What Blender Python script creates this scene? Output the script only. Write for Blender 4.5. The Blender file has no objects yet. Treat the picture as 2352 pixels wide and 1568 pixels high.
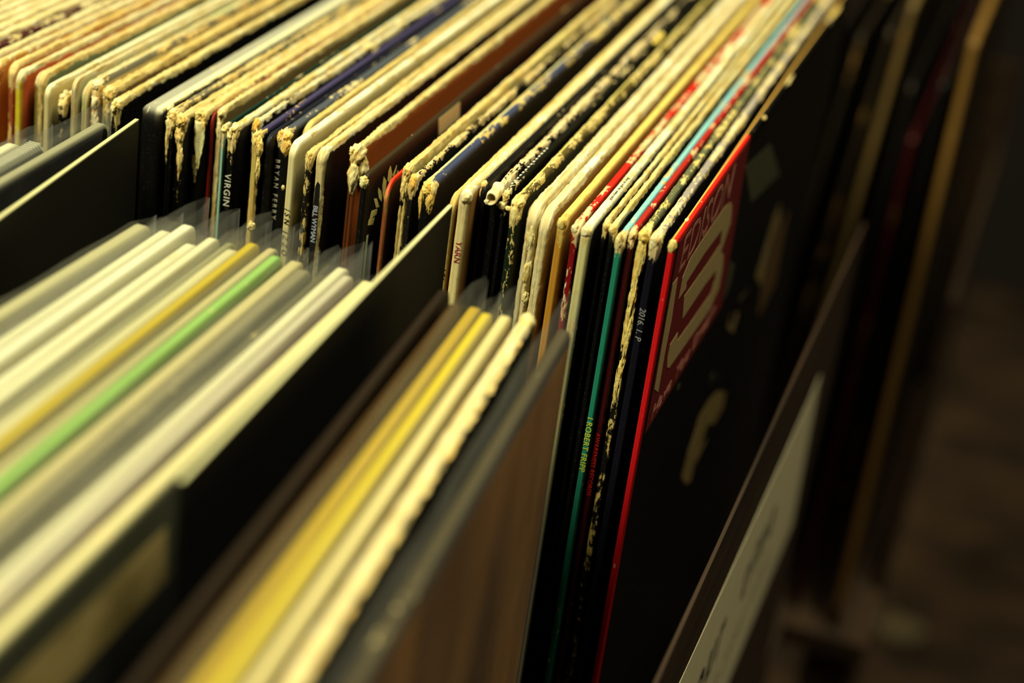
import bpy, bmesh, math, random
import numpy as np
from mathutils import Matrix, Vector, noise as mnoise

# ------------------------------------------------------------------ units
# dimensions below are millimetres, measured from the top front corner of the
# red sleeve: x along the row, y along the top edges (away), z up.
MM = 0.001
TOP = 0.900            # height of the sleeve tops above the floor, metres
SLEEVE = 315.0

def W(x, y, z):
    return (x*MM, y*MM, TOP + z*MM)

def lin(r, g, b):
    f = lambda v: (v/255/12.92 if v/255 <= .04045 else ((v/255+.055)/1.055)**2.4)
    return (f(r), f(g), f(b), 1.0)

sc = bpy.context.scene
col = sc.collection

# ------------------------------------------------------------------ camera
cam_d = bpy.data.cameras.new('camera')
cam = bpy.data.objects.new('camera', cam_d)
col.objects.link(cam)
Rm = Matrix(((0.942762, -0.245015, 0.226202), (0.308444, 0.382909, -0.870772), (0.126738, 0.890701, 0.436566)))
cam.matrix_world = Matrix.Translation(W(85.087, -485.543, 201.474)) @ Rm.to_4x4()
cam_d.sensor_width = 36.0
cam_d.lens = 68.014
cam_d.clip_start = 0.01
cam_d.dof.use_dof = True
cam_d.dof.focus_distance = 0.555
cam_d.dof.aperture_fstop = 5.6
sc.camera = cam

# ------------------------------------------------------------------ light
world = bpy.data.worlds.new('room_ambience')
sc.world = world
world.use_nodes = True
world.node_tree.nodes['Background'].inputs[0].default_value = (1.0, 0.80, 0.45, 1)
world.node_tree.nodes['Background'].inputs[1].default_value = 0.012

ld = bpy.data.lights.new('shop_lamp', 'AREA')
ld.shape = 'DISK'
ld.size = 0.45
ld.energy = 31.0
ld.color = (1.0, 0.97, 0.66)
lo = bpy.data.objects.new('shop_lamp', ld)
col.objects.link(lo)
lo.location = W(-560, -760, 1180)
lo.rotation_euler = (Vector(W(-90, 60, 0)) - Vector(lo.location)).to_track_quat('-Z', 'Y').to_euler()

l2 = bpy.data.lights.new('overhead_fill', 'AREA')  # added overhead fill for cover faces and tops, source not seen
l2.shape = 'DISK'
l2.size = 0.5
l2.energy = 25.0
l2.color = (1.0, 0.965, 0.66)
lo2 = bpy.data.objects.new('overhead_fill', l2)
col.objects.link(lo2)
lo2.location = W(235, 160, 1400)
lo2.rotation_euler = (Vector(W(0, 50, -60)) - Vector(lo2.location)).to_track_quat('-Z', 'Y').to_euler()

sc.view_settings.view_transform = 'Standard'
sc.view_settings.look = 'None'
sc.view_settings.gamma = 1.0
sc.view_settings.exposure = 0.0
sc.view_settings.use_curve_mapping = False

sc.cycles.max_bounces = 5
sc.cycles.diffuse_bounces = 2
sc.cycles.glossy_bounces = 2
sc.cycles.transmission_bounces = 3

# ------------------------------------------------------------------ materials
def new_mat(name):
    m = bpy.data.materials.new(name)
    m.use_nodes = True
    nt = m.node_tree
    nt.nodes.clear()
    out = nt.nodes.new('ShaderNodeOutputMaterial')
    bs = nt.nodes.new('ShaderNodeBsdfPrincipled')
    nt.links.new(bs.outputs[0], out.inputs[0])
    return m, nt, bs, out

def node(nt, typ, **kw):
    n = nt.nodes.new(typ)
    for k, v in kw.items():
        setattr(n, k, v)
    return n

def math_n(nt, op, a, b=None, clamp=False):
    n = nt.nodes.new('ShaderNodeMath'); n.operation = op; n.use_clamp = clamp
    for i, v in enumerate((a, b)):
        if v is None: continue
        if isinstance(v, (int, float)): n.inputs[i].default_value = v
        else: nt.links.new(v, n.inputs[i])
    return n.outputs[0]

def noise_n(nt, vec, scale, detail=4, w=None, rough=.55):
    n = nt.nodes.new('ShaderNodeTexNoise')
    n.noise_dimensions = '4D' if w is not None else '3D'
    n.inputs['Scale'].default_value = scale
    n.inputs['Detail'].default_value = detail
    n.inputs['Roughness'].default_value = rough
    nt.links.new(vec, n.inputs['Vector'])
    if w is not None: nt.links.new(w, n.inputs['W'])
    return n.outputs['Fac']

def mix_n(nt, fac, a, b, typ='MIX'):
    n = nt.nodes.new('ShaderNodeMix'); n.data_type = 'RGBA'; n.blend_type = typ
    for sock, v in ((0, fac), (6, a), (7, b)):
        if isinstance(v, (int, float)): n.inputs[sock].default_value = v
        elif isinstance(v, tuple): n.inputs[sock].default_value = v
        else: nt.links.new(v, n.inputs[sock])
    return n.outputs[2]

def sleeve_material():
    """printed board (colour attribute 'ink') worn through to paper pulp ('wear')"""
    m, nt, bs, out = new_mat('worn_record_board')
    tc = node(nt, 'ShaderNodeTexCoord').outputs['Object']
    rnd = None
    va = node(nt, 'ShaderNodeVectorMath'); va.operation = 'ADD'
    cb = node(nt, 'ShaderNodeCombineXYZ')
    for q in range(3): nt.links.new(math_n(nt, 'MULTIPLY', node(nt, 'ShaderNodeObjectInfo').outputs['Random'], 3.7 + q), cb.inputs[q])
    nt.links.new(tc, va.inputs[0]); nt.links.new(cb.outputs[0], va.inputs[1])
    tc = va.outputs[0]
    ink = node(nt, 'ShaderNodeAttribute', attribute_name='ink').outputs['Color']
    pulp = node(nt, 'ShaderNodeAttribute', attribute_name='pulp').outputs['Color']
    wear = node(nt, 'ShaderNodeAttribute', attribute_name='wear').outputs['Fac']
    mpa = node(nt, 'ShaderNodeMapping'); mpa.inputs['Scale'].default_value = (1100, 420, 420)
    nt.links.new(tc, mpa.inputs['Vector'])
    mpb = node(nt, 'ShaderNodeMapping'); mpb.inputs['Scale'].default_value = (520, 70, 70)
    nt.links.new(tc, mpb.inputs['Vector'])
    n1 = noise_n(nt, mpa.outputs[0], 1.0, 4, rnd, .64)
    n2 = noise_n(nt, mpb.outputs[0], 1.0, 2, rnd)
    n3 = noise_n(nt, tc, 2600, 1, rnd)
    a = math_n(nt, 'MULTIPLY', math_n(nt, 'SUBTRACT', n1, .5), 1.5)
    b = math_n(nt, 'MULTIPLY', math_n(nt, 'SUBTRACT', n2, .5), 1.1)
    w = math_n(nt, 'ADD', wear, math_n(nt, 'ADD', a, b))
    mask = math_n(nt, 'MULTIPLY', math_n(nt, 'SUBTRACT', w, .47), 14.0, clamp=True)
    # layered fibres: stretched along the edges, fine across the thickness
    mp = node(nt, 'ShaderNodeMapping'); mp.inputs['Scale'].default_value = (2600, 90, 90)
    nt.links.new(tc, mp.inputs['Vector'])
    lay = noise_n(nt, mp.outputs[0], 1.0, 2, rnd)
    lay = math_n(nt, 'MULTIPLY', math_n(nt, 'SUBTRACT', lay, .35), 2.2, clamp=True)
    dark = mix_n(nt, 1.0, pulp, lin(205, 182, 132), 'MULTIPLY')
    pc = mix_n(nt, lay, dark, pulp)
    blot = math_n(nt, 'MULTIPLY', math_n(nt, 'SUBTRACT', n2, .55), 5.0, clamp=True)
    pc = mix_n(nt, math_n(nt, 'MULTIPLY', blot, .45), pc, mix_n(nt, 1.0, pulp, lin(232, 206, 150), 'MULTIPLY'))
    # scuffs on the ink
    sc1 = math_n(nt, 'MULTIPLY', math_n(nt, 'SUBTRACT', n3, .66), 6.0, clamp=True)
    ik = mix_n(nt, math_n(nt, 'MULTIPLY', sc1, .10), ink, lin(200, 190, 165))
    c = mix_n(nt, mask, ik, pc)
    nt.links.new(c, bs.inputs['Base Color'])
    rg = math_n(nt, 'ADD', math_n(nt, 'MULTIPLY', mask, .42), .50)
    nt.links.new(rg, bs.inputs['Roughness'])
    bs.inputs['Specular IOR Level'].default_value = .16
    bp = node(nt, 'ShaderNodeBump'); bp.inputs['Distance'].default_value = .00035
    nt.links.new(math_n(nt, 'ADD', math_n(nt, 'MULTIPLY', mask, .6), .08), bp.inputs['Strength'])
    nt.links.new(n1, bp.inputs['Height'])
    nt.links.new(bp.outputs[0], bs.inputs['Normal'])
    return m

def pulp_material():
    m, nt, bs, out = new_mat('torn_paper_pulp')
    tc = node(nt, 'ShaderNodeTexCoord').outputs['Object']
    pulp = node(nt, 'ShaderNodeAttribute', attribute_name='pulp').outputs['Color']
    n1 = noise_n(nt, tc, 700, 3)
    n2 = noise_n(nt, tc, 260, 3)
    d = math_n(nt, 'MULTIPLY', math_n(nt, 'SUBTRACT', n2, .46), 5.0, clamp=True)
    c = mix_n(nt, math_n(nt, 'MULTIPLY', d, .75), pulp, mix_n(nt, 1.0, pulp, lin(228, 196, 128), 'MULTIPLY'))
    d2 = math_n(nt, 'MULTIPLY', math_n(nt, 'SUBTRACT', n1, .58), 6.0, clamp=True)
    c = mix_n(nt, math_n(nt, 'MULTIPLY', d2, .5), c, mix_n(nt, 1.0, pulp, lin(170, 130, 80), 'MULTIPLY'))
    nt.links.new(c, bs.inputs['Base Color'])
    bs.inputs['Roughness'].default_value = .95
    bs.inputs['Specular IOR Level'].default_value = .1
    bp = node(nt, 'ShaderNodeBump'); bp.inputs['Distance'].default_value = .0004
    bp.inputs['Strength'].default_value = .7
    nt.links.new(n1, bp.inputs['Height']); nt.links.new(bp.outputs[0], bs.inputs['Normal'])
    return m

_plain = {}
def print_mat(name, rgb, rough=.6, var=.12, scale=400, spec=.25):
    key = (name, rgb)
    if key in _plain: return _plain[key]
    m, nt, bs, out = new_mat(name)
    tc = node(nt, 'ShaderNodeTexCoord').outputs['Object']
    n1 = noise_n(nt, tc, scale, 4)
    c0 = lin(*rgb)
    c = mix_n(nt, n1, tuple(v*(1-var) for v in c0[:3])+(1,), tuple(min(1, v*(1+var)) for v in c0[:3])+(1,))
    nt.links.new(c, bs.inputs['Base Color'])
    bs.inputs['Roughness'].default_value = rough
    bs.inputs['Specular IOR Level'].default_value = spec
    _plain[key] = m
    return m

def worn_print_mat(name, rgb, back, cover=.55, scale=500):
    """lettering or print that has rubbed away in places"""
    key = (name, rgb, back)
    if key in _plain: return _plain[key]
    m, nt, bs, out = new_mat(name)
    tc = node(nt, 'ShaderNodeTexCoord').outputs['Object']
    n1 = noise_n(nt, tc, scale, 4)
    k = math_n(nt, 'MULTIPLY', math_n(nt, 'SUBTRACT', n1, cover), 9, clamp=True)
    nt.links.new(mix_n(nt, k, lin(*rgb), lin(*back)), bs.inputs['Base Color'])
    bs.inputs['Roughness'].default_value = .7
    bs.inputs['Specular IOR Level'].default_value = .2
    _plain[key] = m
    return m

def streak_mat(name, c1, c2, sc_xyz, rough=.6, lo_=.38, gain=4.0):
    m, nt, bs, out = new_mat(name)
    tc = node(nt, 'ShaderNodeTexCoord').outputs['Object']
    mp = node(nt, 'ShaderNodeMapping'); mp.inputs['Scale'].default_value = sc_xyz
    nt.links.new(tc, mp.inputs['Vector'])
    n1 = noise_n(nt, mp.outputs[0], 1.0, 4)
    k = math_n(nt, 'MULTIPLY', math_n(nt, 'SUBTRACT', n1, lo_), gain, clamp=True)
    nt.links.new(mix_n(nt, k, lin(*c1), lin(*c2)), bs.inputs['Base Color'])
    bs.inputs['Roughness'].default_value = rough
    bs.inputs['Specular IOR Level'].default_value = .25
    return m

def plastic_material():
    m, nt, bs, out = new_mat('clear_polythene')
    nt.nodes.remove(bs)
    tc = node(nt, 'ShaderNodeTexCoord').outputs['Object']
    n1 = noise_n(nt, tc, 60, 3)
    tr = node(nt, 'ShaderNodeBsdfTransparent'); tr.inputs[0].default_value = (.97, .97, .95, 1)
    df = node(nt, 'ShaderNodeBsdfDiffuse'); df.inputs[0].default_value = (.80, .80, .74, 1)
    tl = node(nt, 'ShaderNodeBsdfTranslucent'); tl.inputs[0].default_value = (.80, .80, .74, 1)
    gl = node(nt, 'ShaderNodeBsdfGlossy'); gl.inputs['Roughness'].default_value = .22
    gl.inputs[0].default_value = (.85, .85, .85, 1)
    a = node(nt, 'ShaderNodeMixShader'); a.inputs[0].default_value = .5
    nt.links.new(df.outputs[0], a.inputs[1]); nt.links.new(tl.outputs[0], a.inputs[2])
    b = node(nt, 'ShaderNodeMixShader'); b.inputs[0].default_value = .35
    nt.links.new(a.outputs[0], b.inputs[1]); nt.links.new(gl.outputs[0], b.inputs[2])
    fr = node(nt, 'ShaderNodeFresnel'); fr.inputs['IOR'].default_value = 1.5; fr = fr.outputs[0]
    c = node(nt, 'ShaderNodeMixShader')
    nt.links.new(math_n(nt, 'ADD', math_n(nt, 'MULTIPLY', n1, .14), math_n(nt, 'MULTIPLY', fr, .12)), c.inputs[0])
    nt.links.new(tr.outputs[0], c.inputs[1]); nt.links.new(b.outputs[0], c.inputs[2])
    nt.links.new(c.outputs[0], out.inputs[0])
    return m

M_SLEEVE = sleeve_material()
M_PULP = pulp_material()
M_PLASTIC = plastic_material()

# ------------------------------------------------------------------ mesh helpers
def mesh_obj(name, verts, faces, mat, parent=None, smooth=True, scale=MM):
    me = bpy.data.meshes.new(name)
    me.from_pydata([tuple(v*scale for v in p) for p in verts], [], faces)
    if smooth:
        me.polygons.foreach_set('use_smooth', [True]*len(me.polygons))
    me.materials.append(mat)
    me.update()
    o = bpy.data.objects.new(name, me)
    col.objects.link(o)
    if parent: o.parent = parent
    return o

def box(name, x0, x1, y0, y1, z0, z1, mat, parent=None, bevel=0.6, origin=(0, 0, 0)):
    bm = bmesh.new()
    bmesh.ops.create_cube(bm, size=1)
    for v in bm.verts:
        v.co = Vector(((x0+x1)/2 + v.co.x*(x1-x0) - origin[0], (y0+y1)/2 + v.co.y*(y1-y0) - origin[1],
                       (z0+z1)/2 + v.co.z*(z1-z0) - origin[2]))*MM
    if bevel:
        bmesh.ops.bevel(bm, geom=bm.edges[:], offset=bevel*MM, segments=2, affect='EDGES', profile=.7)
    me = bpy.data.meshes.new(name); bm.to_mesh(me); bm.free()
    me.materials.append(mat)
    o = bpy.data.objects.new(name, me); col.objects.link(o)
    if parent: o.parent = parent
    return o

def empty(name, loc, rz=0.0):
    e = bpy.data.objects.new(name, None)
    e.empty_display_size = .02
    col.objects.link(e)
    e.location = loc
    e.rotation_euler = (0, 0, rz)
    return e

def tag(o, label, cat, group=None, kind=None):
    if label: o['label'] = label
    if cat: o['category'] = cat
    if group: o['group'] = group
    if kind: o['kind'] = kind
    return o

def fnoise(s, rng, wl, amp=1.0):
    """smooth random curve along s (mm) with wavelength wl"""
    n = int(abs(s[-1]-s[0])/wl) + 4
    k = rng.random(n)*2 - 1
    u = (s - s[0])/wl
    i = np.floor(u).astype(int); f = u - i
    f = f*f*(3-2*f)
    return amp*(k[i]*(1-f) + k[np.minimum(i+1, n-1)]*f)

PULP = (236, 229, 190)

def set_attr(me, name, kind, data):
    at = me.attributes.new(name, kind, 'POINT')
    if kind == 'FLOAT': at.data.foreach_set('value', np.asarray(data, dtype=np.float32))
    else: at.data.foreach_set('color', np.asarray(data, dtype=np.float32).ravel())

def sleeve_part(parent, t, H, seed, top=(20, 18, 16), spine=(20, 18, 16), face=(20, 18, 16), wt=.6, ws=.3, wc=.9,
                split=0.0, pulp=PULP, rough=1.0, r=3.6, Wd=SLEEVE, fine=True, face2=None, name='sleeve',
                band=None, near_spine=True, top2=None):
    """A card record sleeve: local y 0..Wd, z 0..H, x -t/2..t/2, spine at y=0.
    The board edges along the spine and the top are modelled with their frayed relief."""
    rng = np.random.default_rng(seed)
    st = .65 if fine else 2.2
    zs = list(np.arange(0, H-150, 15.0)) + list(np.arange(H-150, H-r, st if near_spine else 4.0))
    pts = [(0.0, z, -1.0, 0.0) for z in zs]
    na = 9
    for i in range(na+1):
        a = math.pi - i*(math.pi/2)/na
        pts.append((r + r*math.cos(a), H - r + r*math.sin(a), math.cos(a), math.sin(a)))
    ys = list(np.arange(r+st, 170, st)) + list(np.arange(170, Wd-r, st*2))
    pts += [(y, H, 0.0, 1.0) for y in ys]
    for i in range(5):
        a = math.pi/2 - i*(math.pi/2)/4
        pts.append((Wd - r + r*math.cos(a), H - r + r*math.sin(a), math.cos(a), math.sin(a)))
    pts += [(Wd, z, 1.0, 0.0) for z in np.arange(H-r-8, 1, -20.0)]
    pts += [(Wd, 0.0, .7, -.7), (Wd*.66, 0.0, 0, -1.0), (Wd*.33, 0.0, 0, -1.0)]
    P = np.array(pts)
    n = len(P)
    d = np.r_[0, np.cumsum(np.hypot(np.diff(P[:, 0]), np.diff(P[:, 1])))]
    ic = len(zs) + na//2
    sc_ = d - d[ic]                      # signed distance from the corner
    ontop = 1/(1+np.exp(-sc_*1.2))       # 0 on spine, 1 on top
    h = t/2
    dep = split
    prof = [(-h, 3.4, 0), (-h, 1.5, 0), (-h*.98, .45, 1), (-h*.80, .08, 1), (-h*.42, 0, 1), (-h*.17, .06 if not dep else .12, 1)]
    if dep: prof += [(-h*.09, dep, 1), (h*.09, dep, 1)]
    prof += [(h*.17, .06 if not dep else .12, 1), (h*.42, 0, 1), (h*.80, .08, 1), (h*.98, .45, 1), (h, 1.5, 0), (h, 3.4, 0)]
    J = len(prof)
    # wear along the path
    low = fnoise(d, rng, 26, .22) + fnoise(d, rng, 9, .16) + fnoise(d, rng, 3, .08)
    wbase = ontop*wt + (1-ontop)*ws
    corner = np.exp(-(np.abs(sc_)/6.5)**1.6)*max(0, wc - .0)
    wear = np.maximum(wbase + low*(np.where(wbase > .02, 1, .25)), corner + low*.3)
    ridge = (fnoise(d, rng, 14, .22) + fnoise(d, rng, 4.5, .20) + fnoise(d, rng, 1.6, .13) + fnoise(d, rng, .8, .07))
    far = np.clip((P[:, 0] > Wd-6)*1.0 + (P[:, 1] < 20)*1.0, 0, 1)
    k = np.clip(wear*1.3 - .1, 0.06, 1.1)*rough*(1-far)
    V = np.zeros((J, n, 3)); A = np.zeros((J, n)); INK = np.zeros((J, n, 4))
    cs, ct, cf = np.array(lin(*spine)), np.array(lin(*top)), np.array(lin(*face))
    cf2 = np.array(lin(*(face2 or face)))
    # extra swelling at the worn corner
    swell = np.exp(-(sc_/4.0)**2)*.28*wc*rough
    for j, (x, ins, edge) in enumerate(prof):
        jn = fnoise(d, rng, 3.4, .14) + fnoise(d, rng, 1.3, .14)
        up = (ridge*.55 + jn)*k*(1.0 if edge else (.25 if ins < 2 else 0))
        if x in (-h*.09, h*.09): up = up*.3
        sx = 0 if ins > 3 else (fnoise(d, rng, 5, .20) + fnoise(d, rng, 1.4, .16) + .05)*k*min(1.0, t/2.4)
        x_ = x*(.72 if edge else (.93 if ins < 2 else 1.0))
        xx = x_ + np.sign(x)*sx*(1.0 if abs(x) > h*.7 else .35) + np.sign(x)*swell*(abs(x)/h)*(1 if ins < 3 else 0)
        V[j, :, 0] = xx
        V[j, :, 1] = P[:, 0] - P[:, 2]*(ins - up)
        V[j, :, 2] = P[:, 1] - P[:, 3]*(ins - up)
        A[j] = wear*(1-far) - (0 if edge else (.18 if ins < 2 else 1.5))
        if ins > 1.0:
            INK[j] = cf if x > 0 else cf2
        else:
            INK[j] = ct[None]*ontop[:, None] + cs[None]*(1-ontop[:, None])
            if band is not None:           # a strip of another colour along one board edge
                bx0, bx1, bc = band
                if bx0 <= x/h <= bx1: INK[j] = np.array(lin(*bc))[None]*ontop[:, None] + INK[j]*(1-ontop[:, None])
        if top2 is not None and ins < 1.0:  # the print changes colour part way along the top
            past = (P[:, 0] > top2[0]) & (P[:, 1] > H-2)
            if not (band is not None and band[0] <= x/h <= band[1]): INK[j][past] = np.array(lin(*top2[1]))
    verts = V.reshape(-1, 3)
    faces = []
    for j in range(J-1):
        a0, a1 = j*n, (j+1)*n
        for i in range(n):
            i2 = (i+1) % n
            faces.append((a0+i, a0+i2, a1+i2, a1+i))
    faces.append(tuple(range(n-1, -1, -1)))
    faces.append(tuple(range((J-1)*n, J*n)))
    me = bpy.data.meshes.new(name)
    me.from_pydata((verts*MM).tolist(), [], faces)
    sm = [True]*len(faces); sm[-1] = sm[-2] = False
    me.polygons.foreach_set('use_smooth', sm)
    set_attr(me, 'wear', 'FLOAT', A.ravel())
    set_attr(me, 'ink', 'FLOAT_COLOR', INK.reshape(-1, 4))
    set_attr(me, 'pulp', 'FLOAT_COLOR', np.tile(np.array(lin(*pulp)), (J*n, 1)))
    me.materials.append(M_SLEEVE)
    me.update()
    o = bpy.data.objects.new(name, me); col.objects.link(o); o.parent = parent
    return o

def frayed(parent, blobs, seed, pulp=PULP, name='frayed_corner'):
    """lumps of delaminated pulp: (x,y,z, rx,ry,rz, roughness) in sleeve-local mm, joined to one torn tuft"""
    V, F, base = [], [], 0
    for bi, b in enumerate(blobs):
        x, y, z, rx, ry, rz = b[:6]
        am = b[6] if len(b) > 6 else .35
        bm = bmesh.new(); bmesh.ops.create_icosphere(bm, subdivisions=4 if max(rx, rz) > 1.3 else 3, radius=1)
        off = Vector((seed*1.7 + bi*5.1, bi*2.3, seed*.37))
        for v in bm.verts:
            c = v.co.copy()
            f = 1 + am*mnoise.fractal(c*1.7 + off, .8, 2.1, 4) + am*.45*mnoise.noise(c*6 + off)
            # hanging shreds taper downwards
            tp = 1.0
            if rz > 1.8*rx and c.z < 0: tp = 1 + c.z*.45
            v.co = Vector((x + c.x*rx*f*tp, y + c.y*ry*f*tp, z + c.z*rz*f))
        V += [tuple(v.co) for v in bm.verts]
        F += [tuple(base + v.index for v in f.verts) for f in bm.faces]
        base += len(bm.verts); bm.free()
    o = mesh_obj(name, V, F, M_PULP, parent)
    set_attr(o.data, 'pulp', 'FLOAT_COLOR', np.tile(np.array(lin(*pulp)), (len(V), 1)))
    return o

def flap(parent, x, y, z, L, wd, seed, lean=(0, -.15), pulp=PULP, name='torn_flap', along='y', tip=.25):
    """a shred of cover paper hanging down from the edge, crumpled, .25 mm thick"""
    rng = np.random.default_rng(seed)
    nl, nw = 16, 7
    G = []
    for i in range(nl):
        f = i/(nl-1)
        ww = wd*(1 - (1-tip)*f**1.3)*(1 + .18*math.sin(7*f + seed)) + .1
        for j in range(nw):
            g = j/(nw-1) - .5
            cx = lean[0]*L*f + .5*math.sin(5*f + seed)*min(1, f*2)*.4 + (g*ww if along == 'x' else .35*math.sin(g*6+seed+3*f))
            cy = lean[1]*L*f + (g*ww if along == 'y' else .35*math.sin(g*6+seed+3*f))
            G.append((x + cx + .12*rng.normal(), y + cy + .12*rng.normal(), z - L*f + (.25*L*abs(g) if i == nl-1 else 0)))
    th = .28
    back = [((p[0]+th, p[1], p[2]) if along == 'y' else (p[0], p[1]+th, p[2])) for p in G]
    V = G + back; N = len(G); F = []
    for i in range(nl-1):
        for j in range(nw-1):
            a, b, c, d = i*nw+j, i*nw+j+1, (i+1)*nw+j+1, (i+1)*nw+j
            F.append((a, b, c, d)); F.append((N+d, N+c, N+b, N+a))
    rim = [j for j in range(nw)] + [i*nw+nw-1 for i in range(1, nl)] + [(nl-1)*nw+j for j in range(nw-2, -1, -1)] + [i*nw for i in range(nl-2, 0, -1)]
    for q in range(len(rim)):
        a, b = rim[q], rim[(q+1) % len(rim)]
        F.append((b, a, N+a, N+b))
    o = mesh_obj(name, V, F, M_PULP, parent)
    set_attr(o.data, 'pulp', 'FLOAT_COLOR', np.tile(np.array(lin(*pulp)), (len(V), 1)))
    return o

def lettering(parent, text, origin, d, u, size, mat, name='spine_lettering', shear=0, spacing=1.0, squeeze=1.0, bold=0):
    """printed letters, 0.05 mm proud; d reading direction, u letter-up direction, cap height in mm"""
    cu = bpy.data.curves.new(name, 'FONT')
    cu.body = text; cu.size = size*1.42*MM; cu.shear = shear; cu.space_character = spacing
    cu.extrude = 0.00003; cu.resolution_u = 3; cu.offset = bold*MM
    tmp = bpy.data.objects.new(name, cu); col.objects.link(tmp)
    dg = bpy.context.evaluated_depsgraph_get()
    me = bpy.data.meshes.new_from_object(tmp.evaluated_get(dg))
    bpy.data.objects.remove(tmp); bpy.data.curves.remove(cu)
    me.name = name
    d = Vector(d).normalized(); u = Vector(u).normalized(); nn = d.cross(u)
    mt = Matrix((d, u, nn)).transposed().to_4x4()
    mt = Matrix.Translation(Vector(origin)*MM) @ mt @ Matrix.Diagonal((squeeze, 1, 1, 1))
    me.transform(mt)
    me.materials.clear(); me.materials.append(mat)
    o = bpy.data.objects.new(name, me); col.objects.link(o); o.parent = parent
    return o

def art(parent, poly, x, mat, name='cover_print', th=.06):
    """flat print on the cover face (+x side): polygon of (y,z) local mm"""
    n = len(poly)
    V = [(x, p[0], p[1]) for p in poly] + [(x+th, p[0], p[1]) for p in poly]
    F = [tuple(range(n, 2*n)), tuple(range(n-1, -1, -1))] + [(i, (i+1) % n, n+(i+1) % n, n+i) for i in range(n)]
    o = mesh_obj(name, V, F, mat, parent, smooth=False)
    bm = bmesh.new(); bm.from_mesh(o.data); bmesh.ops.recalc_face_normals(bm, faces=bm.faces[:]); bm.to_mesh(o.data); bm.free()
    return o

# ================================================================== SETTING
m_floor = streak_mat('worn_shop_floor', (44, 32, 22), (86, 64, 44), (9, 14, 9), .8, .36, 3.5)
m_wall = print_mat('dark_wall_paint', (36, 30, 26), .85, .15, 6)
m_wood = streak_mat('stained_bin_board', (42, 30, 20), (64, 46, 30), (220, 8, 120), .6)
m_black = print_mat('black_divider_card', (9, 8, 6), .55, .2, 80)
m_legm = streak_mat('dark_bin_leg', (38, 28, 20), (60, 44, 30), (80, 80, 6), .6)

def plane(name, corners, mat):
    me = bpy.data.meshes.new(name); me.from_pydata(corners, [], [tuple(range(len(corners)))])
    me.materials.append(mat); o = bpy.data.objects.new(name, me); col.objects.link(o)
    o['kind'] = 'structure'
    return o
plane('floor', [(-1.4, -1.4, 0), (1.4, -1.4, 0), (1.4, 2.3, 0), (-1.4, 2.3, 0)], m_floor)
plane('wall_back', [(-1.4, 2.3, 0), (1.4, 2.3, 0), (1.4, 2.3, 2.4), (-1.4, 2.3, 2.4)], m_wall)
bbm = box('baseboard_back', -1400, 1400, 2282, 2300, -900, -800, m_wall, bevel=2, origin=(0, 0, 0))
bbm.location = (0, 0, TOP); bbm['kind'] = 'structure'

# ---- the bin the two rows stand in
BIN_Z = -SLEEVE
bin_ = empty('record_bin', W(-120, -10, -900))
tag(bin_, 'dark wooden record bin holding both rows of sleeves, white label on its side', 'record bin')
OB = (-120, -10, -900)
box('base_board', -275, 30, -390, 335, BIN_Z-12, BIN_Z, m_wood, bin_, 1, OB)
fp = box('side_panel', 28.8, 30, -390, 276, BIN_Z, -86, m_wood, bin_, .3, OB)
box('side_panel', -275, -272, -390, 335, BIN_Z, -40, m_wood, bin_, .5, OB)
box('end_panel', -272, 21, 332, 335, BIN_Z, -270, m_wood, bin_, .5, OB)
box('end_panel', -272, 21, -390, -387, BIN_Z, -126, m_wood, bin_, .5, OB)
for lx in (-270, 0):
    for ly in (-388, 303):
        box('leg', lx, lx+28, ly, ly+28, -900, BIN_Z-12, m_legm, bin_, 2, OB)

m_label = print_mat('label_card_paper', (226, 212, 172), .8, .08, 60)
m_labink = print_mat('label_ink', (26, 22, 15), .7, .3, 200)
m_labink2 = worn_print_mat('label_faded_ink', (96, 86, 60), (140, 126, 92), .6, 300)
lab = art(bin_, [(y-OB[1], z-OB[2]) for y, z in ((-70, -112.6), (217, -130.6), (240, -213), (-70, -202))], 30.0-OB[0], m_label, 'label_card', .12)
lab['label'] = 'white printed label on the side panel'
dv = Vector((0, 287, -18)).normalized(); uv = Vector((0, 18, 287)).normalized()
def on_label(y, dz): return (30.16-OB[0], y-OB[1], -112.6-OB[2] - (y+70)*18/287 + dz)
lettering(lab, 'your', on_label(-8, -38), dv, uv, 19, m_labink, 'label_lettering', bold=.6, spacing=1.25)
lettering(lab, 'time', on_label(84, -38), dv, uv, 19, m_labink, 'label_lettering', bold=.6, spacing=1.35)
lettering(lab, 'your time your time', on_label(-20, -60), dv, uv, 10, m_labink2, 'label_lettering', spacing=1.5)

# ================================================================== BACK ROW
C_BLACK = (10, 9, 8)
def record(x, y, z, t, label, seed, yaw=0.0, group=None, name='record_sleeve', cat='record sleeve', **kw):
    e = empty(name, W(x, y, BIN_Z), yaw)
    tag(e, label, cat, group)
    H = SLEEVE + z
    sleeve_part(e, t, H, seed, **kw)
    return e, H

def corner_tuft(e, H, t, seed, n=3, s=1.0, pulp=PULP):
    rng = random.Random(seed)
    bl = []
    for i in range(n):
        bl.append((rng.uniform(-.25, .25)*t, rng.uniform(.3, 3.5), H - rng.uniform(.3, 4.0), t*.42*s*rng.uniform(.7, 1.1),
                   rng.uniform(.8, 1.7)*s, rng.uniform(.8, 2.0)*s, .45))
    return frayed(e, bl, seed, pulp)

G = 'sleeves in the far row'
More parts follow.
